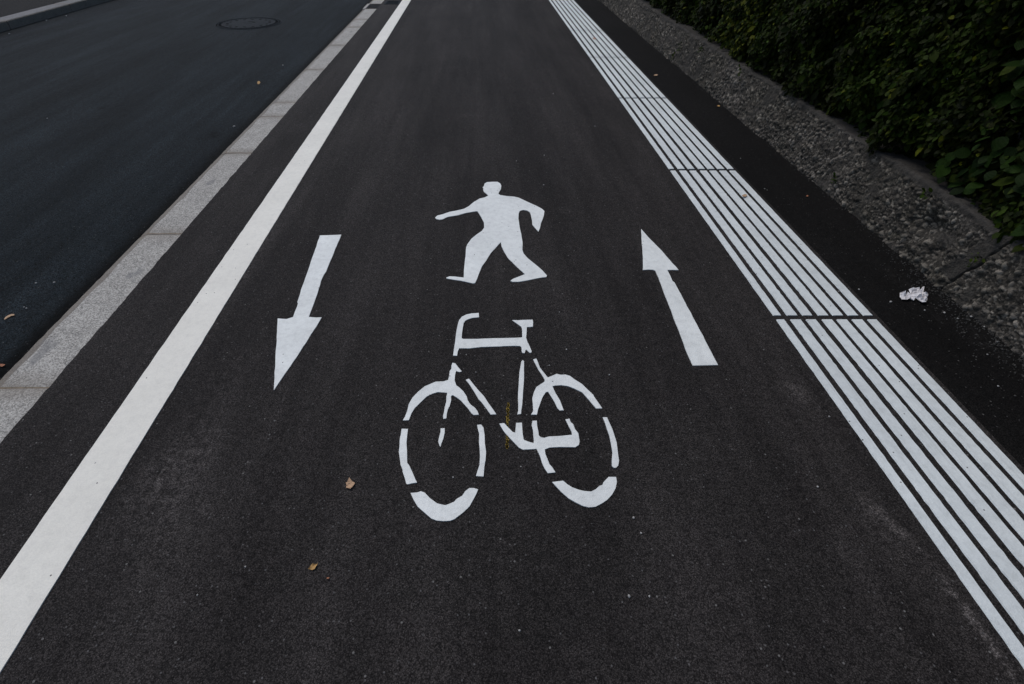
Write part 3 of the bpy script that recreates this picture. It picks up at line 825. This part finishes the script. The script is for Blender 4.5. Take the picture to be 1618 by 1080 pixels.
# back side and dense dark middle so that no daylight shows through
N = 26000
Y = rng.uniform(-5, 42, N); X = rng.uniform(2.95, 4.4, N); Z = rng.uniform(.32, 2.1, N)
ch.append(leaves(np.stack([X, Y, Z], 1), np.full(N, .20), np.full(N, .16), rng.normal(0, 1, (N, 3)), rng.normal(0, 1, (N, 3)), rng.uniform(0, .3, N), np.zeros(N)))
build_leaves('foliage', ch, M_leaf, hg)
# stems
bmv, bmq = [], []
def tube(pts, rad):
    k = 5; b0 = len(bmv)
    for i, p in enumerate(pts):
        for j in range(k):
            a = 2 * math.pi * j / k
            bmv.append((p[0] + rad[i] * math.cos(a), p[1] + rad[i] * math.sin(a), p[2]))
    for i in range(len(pts) - 1):
        for j in range(k):
            bmq.append((b0 + i * k + j, b0 + i * k + (j + 1) % k, b0 + (i + 1) * k + (j + 1) % k, b0 + (i + 1) * k + j))
for i in range(150):
    y = -1 + i * .22 + rnd.uniform(-.06, .06); x = 2.86 + rnd.uniform(-.05, .2)
    p = [(x, y, .28)]; r = [.012]
    for q in range(6):
        p.append((p[-1][0] + rnd.uniform(-.07, .04), p[-1][1] + rnd.uniform(-.08, .08), p[-1][2] + .27)); r.append(.012 * (1 - q / 7))
    tube(p, r)
    for q in range(3):
        s0 = p[rnd.randint(1, 4)]
        tube([s0, (s0[0] - .09, s0[1] + rnd.uniform(-.1, .1), s0[2] + .05), (s0[0] - .18, s0[1] + rnd.uniform(-.16, .16), s0[2] + rnd.uniform(-.02, .12))], [.005, .003, .0015])
link('branches', mesh_np('branches', bmv, [np.array(bmq)]), M_twig, hg)

# broad-leaved shrub pushing out of the hedge, near right
sh = empty('shrub', (2.8, 2.3, .36), 'broad-leaved shrub with large rounded leaves hanging over the wall at the right edge', 'shrub')
round_o = [(.0, 0), (.10, .26), (.30, .46), (.52, .50), (.72, .38), (.88, .18), (1.0, 0)]
def bigs(N, Y0, Y1, z0, z1, size, x0=2.50, dep=.07):
    Y = rng.uniform(Y0, Y1, N); Z = z0 + (z1 - z0) * rng.random(N) ** 1.2
    X = x0 + .02 + .10 * vnoise2(Y, Z, 4, 55) + rng.exponential(dep, N) + .10 * np.clip(Z - .55, 0, 1)
    td = np.stack([-.55 + rng.normal(0, .3, N), -.15 + rng.normal(0, .5, N), -.50 + rng.normal(0, .25, N)], 1)
    nm = np.stack([-.45 + rng.normal(0, .22, N), rng.normal(0, .25, N), .9 + rng.normal(0, .2, N)], 1)
    L = size * rng.uniform(.6, 1.25, N)
    return leaves(np.stack([X, Y, Z], 1), L, L * rng.uniform(.72, .92, N), td, nm, rng.beta(1.4, 2, N), np.where(rng.random(N) < .12, rng.uniform(.3, .9, N), 0.0), outline=round_o, fold=.10, droop=.18)
build_leaves('foliage', [bigs(420, 1.0, 2.9, .46, 1.05, .078, 2.52), bigs(110, 2.7, 3.5, .47, .8, .058, 2.58), bigs(190, .6, 2.7, .40, .66, .072, 2.47, .05)], M_big, sh)
bmv, bmq = [], []
for i in range(16):
    y = 1.1 + i * .14
    p = [(2.86, y, .34), (2.80, y + rnd.uniform(-.06, .06), .52), (2.70, y + rnd.uniform(-.1, .1), .72), (2.62, y + rnd.uniform(-.15, .15), rnd.uniform(.7, 1.0))]
    tube(p, [.007, .006, .004, .002])
link('branches', mesh_np('branches', bmv, [np.array(bmq)]), M_twig, sh)

# small weeds rooted in the wall
def wall_pt(x, y):
    Xw = wall_x + .02
    z = H - Xw * COS * (y + 165) / (x - 750)
    return (Xw - .012, P(x, y, z)[1], z)
weeds = [(1549, 405, 'tiny bright green weed on the wall above the crumpled tissue', 14, .016),
         (1326, 284, 'dark green weed tuft growing from the middle of the wall face, left of the shrub', 12, .022),
         (1067, 91, 'small weed at the foot of the far part of the wall', 12, .030),
         (1077, 77, 'small weed halfway up the far part of the wall', 9, .026),
         (1112, 78, 'fresh green sprig hanging over the far part of the wall top', 12, .034),
         (1176, 114, 'yellow-green weed on the wall top below the golden part of the hedge', 14, .030),
         (1471, 309, 'lone green sprig on the smooth wall top beside the broad-leaved shrub', 6, .034)]
for x, y, lab, n_, sz in weeds:
    p = np.array(wall_pt(x, y))
    if z_ := (p[2] > .36): p[2] = .385
    pos = p[None] + rng.normal(0, 1, (n_, 3)) * np.array([.006, .018, .022]) + np.array([-.012, 0, 0])
    td = np.stack([-.6 + rng.normal(0, .3, n_), rng.normal(0, .7, n_), rng.normal(0, .7, n_)], 1)
    nm = np.stack([-.5 + rng.normal(0, .2, n_), rng.normal(0, .3, n_), .8 + rng.normal(0, .2, n_)], 1)
    L = sz * rng.uniform(.6, 1.3, n_)
    root = empty('weed', tuple(p), lab, 'weed', 'weeds growing on the wall')
    build_leaves('leaves', [leaves(pos, L, L * .6, td, nm, rng.uniform(.5, 1, n_), rng.uniform(.1, .7, n_))], M_big, root)
    bmv, bmq = [], []
    for q in pos[:6]: tube([tuple(p + np.array([.03, 0, -.01])), tuple((p + q) / 2 + np.array([.0, 0, .004])), tuple(q)], [.0012, .001, .0006])
    link('stem', mesh_np('stem', bmv, [np.array(bmq)]), M_big, root)

# ------------------------------------------------------------------ litter
def crumple(name, outline, spacing, amp, zoff, mat, sc1, seed, thick=None, curl=0.0):
    """thin sheet over an outline, filled with small triangles and bent out of plane"""
    xs = [p[0] for p in outline]; ys = [p[1] for p in outline]
    cx, cy = sum(xs) / len(xs), sum(ys) / len(ys)
    pts = [Vector(p) for p in outline]
    x = min(xs)
    while x < max(xs):
        y = min(ys)
        while y < max(ys):
            pts.append(Vector((x + rnd.uniform(-.3, .3) * spacing, y + rnd.uniform(-.3, .3) * spacing))); y += spacing
        x += spacing
    n = len(outline)
    r = delaunay_2d_cdt(pts, [], [list(range(n))], 1, 1e-6)
    V, Fc = r[0], r[2]
    rad = max(max(xs) - min(xs), max(ys) - min(ys)) / 2
    out = []
    for v_ in V:
        q = Vector((v_.x * sc1, v_.y * sc1, seed))
        h_ = abs(noise.noise(q)) + .5 * abs(noise.noise(q * 2.3)) + .25 * noise.noise(q * 5)
        dd = ((v_.x - cx) ** 2 + (v_.y - cy) ** 2) / rad ** 2
        z = zoff + amp * max(0.0, h_ * 1.4) * (1.1 - .5 * min(dd, 1)) + curl * dd
        dx = amp * .5 * noise.noise(q * 1.7 + Vector((5, 5, 5)))
        out.append((v_.x + dx, v_.y - dx * .6, z))
    me = bpy.data.meshes.new(name)
    me.from_pydata(out, [], [tuple(f_) for f_ in Fc]); me.update()
    o = link(name, me, mat)
    md = o.modifiers.new('thickness', 'SOLIDIFY'); md.thickness = .0006
    return o
M_tissue = plain('tissue_paper', (.66, .64, .64), .9, var=.1, scale=60, bump=.5, dist=.002)
tis = [(150,610),(200,598),(215,625),(245,608),(268,625),(262,565),(300,555),(355,552),(370,575),(425,535),(405,600),(440,618),(470,608),(473,635),(445,645),(465,685),(430,725),(400,722),(340,680),(330,660),(300,688),(255,670),(230,685),(175,680),(155,650)]
o = crumple('crumpled_tissue', conv(tis, 1400, 380, 7.2), .006, .022, .003, M_tissue, 48, 3)
tag(o, 'crumpled white paper tissue lying on the dark asphalt near the wall', 'tissue')
M_dry = plain('dry_leaf_tan', (.42, .27, .16), .8, var=.3, scale=90, bump=.5)
M_dry2 = plain('dry_leaf_ochre', (.42, .25, .09), .8, var=.35, scale=110, bump=.5)
M_dry3 = plain('dry_leaf_brown', (.30, .12, .06), .8, var=.3, scale=90, bump=.5)
l1 = [(525,255),(600,350),(655,375),(665,420),(545,545),(520,535),(435,510),(450,440),(440,380),(465,370)]
o = crumple('dry_leaf', conv(l1, 520, 740, 16.18), .005, .004, .003, M_dry, 60, 5, curl=.004)
tag(o, 'pale tan torn dry leaf on the path, left of the front wheel symbol', 'leaf', 'dry leaves on the ground')
l2 = [(685,410),(620,440),(500,440),(440,480),(365,625),(430,625),(490,645),(560,595),(610,520),(640,460)]
o = crumple('dry_leaf', conv(l2, 470, 870, 20.2), .004, .004, .002, M_dry2, 60, 8, curl=.004)
tag(o, 'small ochre dry leaf with a pointed stalk, nearest leaf on the path', 'leaf', 'dry leaves on the ground')
def small_leaf(x, y, w_, h_, mat, lab, z=0.0, ang=0, name='dry_leaf'):
    pts = [(-.5, .1), (-.2, .45), (.2, .35), (.5, -.1), (.15, -.4), (-.25, -.35)]
    c, s = math.cos(ang), math.sin(ang)
    q = [P(x + (a * c - b_ * s) * w_, y + (a * s + b_ * c) * h_, z) for a, b_ in pts]
    o = crumple(name, q, .01, .004, z + .003, mat, 60, x, curl=.003)
    tag(o, lab, 'leaf' if name == 'dry_leaf' else 'twig', 'dry leaves on the ground' if name == 'dry_leaf' else None)
small_leaf(409, 131, 5, 6, M_dry2, 'tiny orange dry leaf lying on the road', -.04)
small_leaf(1176, 310, 9, 5, M_dry, 'small tan dry leaf lying on the white tactile ribs', .005)
small_leaf(939, 61, 6, 3, M_dry3, 'reddish dry leaf fragment on the far white tactile ribs', .005)
small_leaf(1036, 119, 7, 3, M_dry, 'tan dry leaf on the dark margin beside the far tactile ribs', 0)
small_leaf(1275, 310.5, 3.5, 3, M_dry3, 'tiny orange-brown leaf fragment on the dark margin, above the tissue', 0)
small_leaf(1135, 168, 5, 3, M_dry2, 'pale yellowish leaf fragment on the dark margin close to the wall', 0)
small_leaf(519, 914.5, 5, 4, M_dry3, 'tiny rust-brown leaf fragment just below the ochre leaf', 0)
small_leaf(5, 578, 10, 5, M_dry3, 'brown leaf scrap in the gutter beside the kerb at the left edge', -.04, -.3)
tw = [(52, 192), (75, 160), (110, 140), (150, 128), (180, 130), (180, 142), (140, 155), (100, 175), (65, 195)]
o = crumple('twig', [P(x / 7.715, 480 + y / 7.715, -.04) for x, y in tw], .006, .003, -.037, M_dry, 60, 2)
tag(o, 'pale dry twig on the road at the left edge', 'twig')

# grit fallen from the wall, lying along its foot
M_grit = plain('grit_stone', (.052, .049, .044), .9, var=.6, scale=50)
V, Fq = [], []
for i in range(1500):
    near = i < 700
    Y = rnd.gauss(1.85, .35) if near else rnd.uniform(.6, 13)
    if Y < .3: continue
    X = 2.475 - abs(rnd.gauss(0, .09 if near else .028))
    s_ = rnd.uniform(.0015, .0045) * (1.25 if rnd.random() < .1 else 1)
    b0 = len(V)
    a = rnd.uniform(0, 6.28)
    for k_ in range(5):
        t_ = a + k_ * 1.2566; q = s_ * rnd.uniform(.75, 1.2)
        V.append((X + q * math.cos(t_), Y + q * math.sin(t_), .0))
    for k_ in range(5):
        t_ = a + k_ * 1.2566; q = s_ * rnd.uniform(.4, .8)
        V.append((X + q * math.cos(t_), Y + q * math.sin(t_), s_ * rnd.uniform(.7, 1.1)))
    for k_ in range(5):
        n_ = (k_ + 1) % 5
        Fq += [(b0 + k_, b0 + n_, b0 + 5 + n_, b0 + 5 + k_)]
    Fq += [(b0 + 5, b0 + 6, b0 + 7, b0 + 8), (b0 + 5, b0 + 8, b0 + 9, b0 + 9)] if False else [(b0 + 5, b0 + 6, b0 + 7, b0 + 8)]
tag(link('grit', mesh_np('grit', V, [np.array(Fq)]), M_grit), 'fine grey grit scattered along the foot of the rough wall', 'grit', kind='stuff')

# loose pebbles
M_peb = plain('pebble_stone', (.33, .32, .30), .85, var=.3, scale=80)
def pebble_mesh(seed):
    bm = bmesh.new(); bmesh.ops.create_icosphere(bm, subdivisions=2, radius=1)
    for v_ in bm.verts:
        v_.co *= 1 + .35 * noise.noise(v_.co * 1.3 + Vector((seed, 0, 0)))
        v_.co.z = v_.co.z * .55
    me = bpy.data.meshes.new('pebble'); bm.to_mesh(me); bm.free()
    me.materials.append(M_peb); me.polygons.foreach_set('use_smooth', [True] * len(me.polygons))
    return me
pm = [pebble_mesh(i * 7) for i in range(4)]
pebs = [(388, 895, .0045), (312, 940, .004), (884, 493, .005), (895, 552, .006), (868, 577, .005), (963, 592, .006), (716, 754, .005),
        (1001, 818, .007), (1013, 842, .005), (994, 942, .007), (1026, 942, .005), (823, 737, .004), (737, 560, .004), (752, 588, .004),
        (1207, 552, .004), (1310, 658, .006), (1292, 769, .006), (821, 996, .005), (1357, 457, .007), (1407, 477, .010), (1492, 494, .009), (1461, 490, .006),
        (1555, 516, .006), (1566, 521, .007), (1208, 298, .006), (1212, 300, .005), (874, 148, .007), (1360, 577, .006), (1325, 460, .006), (1577, 610, .006),
        (859, 292, .007), (860, 245, .006), (816, 254, .005), (940, 199, .006), (1170, 250, .006), (1560, 560, .006), (1534, 500, .008), (1513, 503, .006), (1575, 540, .007)]
for i, (x, y, r_) in enumerate(pebs):
    X, Y = P(x, y); r_ *= .72
    o = bpy.data.objects.new('pebble', pm[i % 4]); C.objects.link(o)
    o.location = (X, Y, r_ * .35); o.scale = (r_, r_ * rnd.uniform(.7, 1), r_); o.rotation_euler = (0, 0, rnd.uniform(0, 6.28))
    tag(o, 'tiny loose pale pebble on the dark asphalt of the path', 'pebble', 'loose pebbles on the path')
for i, (x, y, r_) in enumerate([(74, 32.5, .016), (15, 53.5, .014), (447, 103, .010), (75, 187, .008), (86, 446, .006), (105, 25, .012), (57, 447, .005), (42, 487, .005), (370, 200, .012), (38, 485, .004)]):
    X, Y = P(x, y, -.04)
    o = bpy.data.objects.new('pebble', pm[i % 4]); C.objects.link(o)
    o.location = (X, Y, -.04 + r_ * .35); o.scale = (r_, r_ * rnd.uniform(.7, 1), r_); o.rotation_euler = (0, 0, rnd.uniform(0, 6.28))
    tag(o, 'tiny loose pale pebble on the bluish road surface', 'pebble', 'loose pebbles on the road')
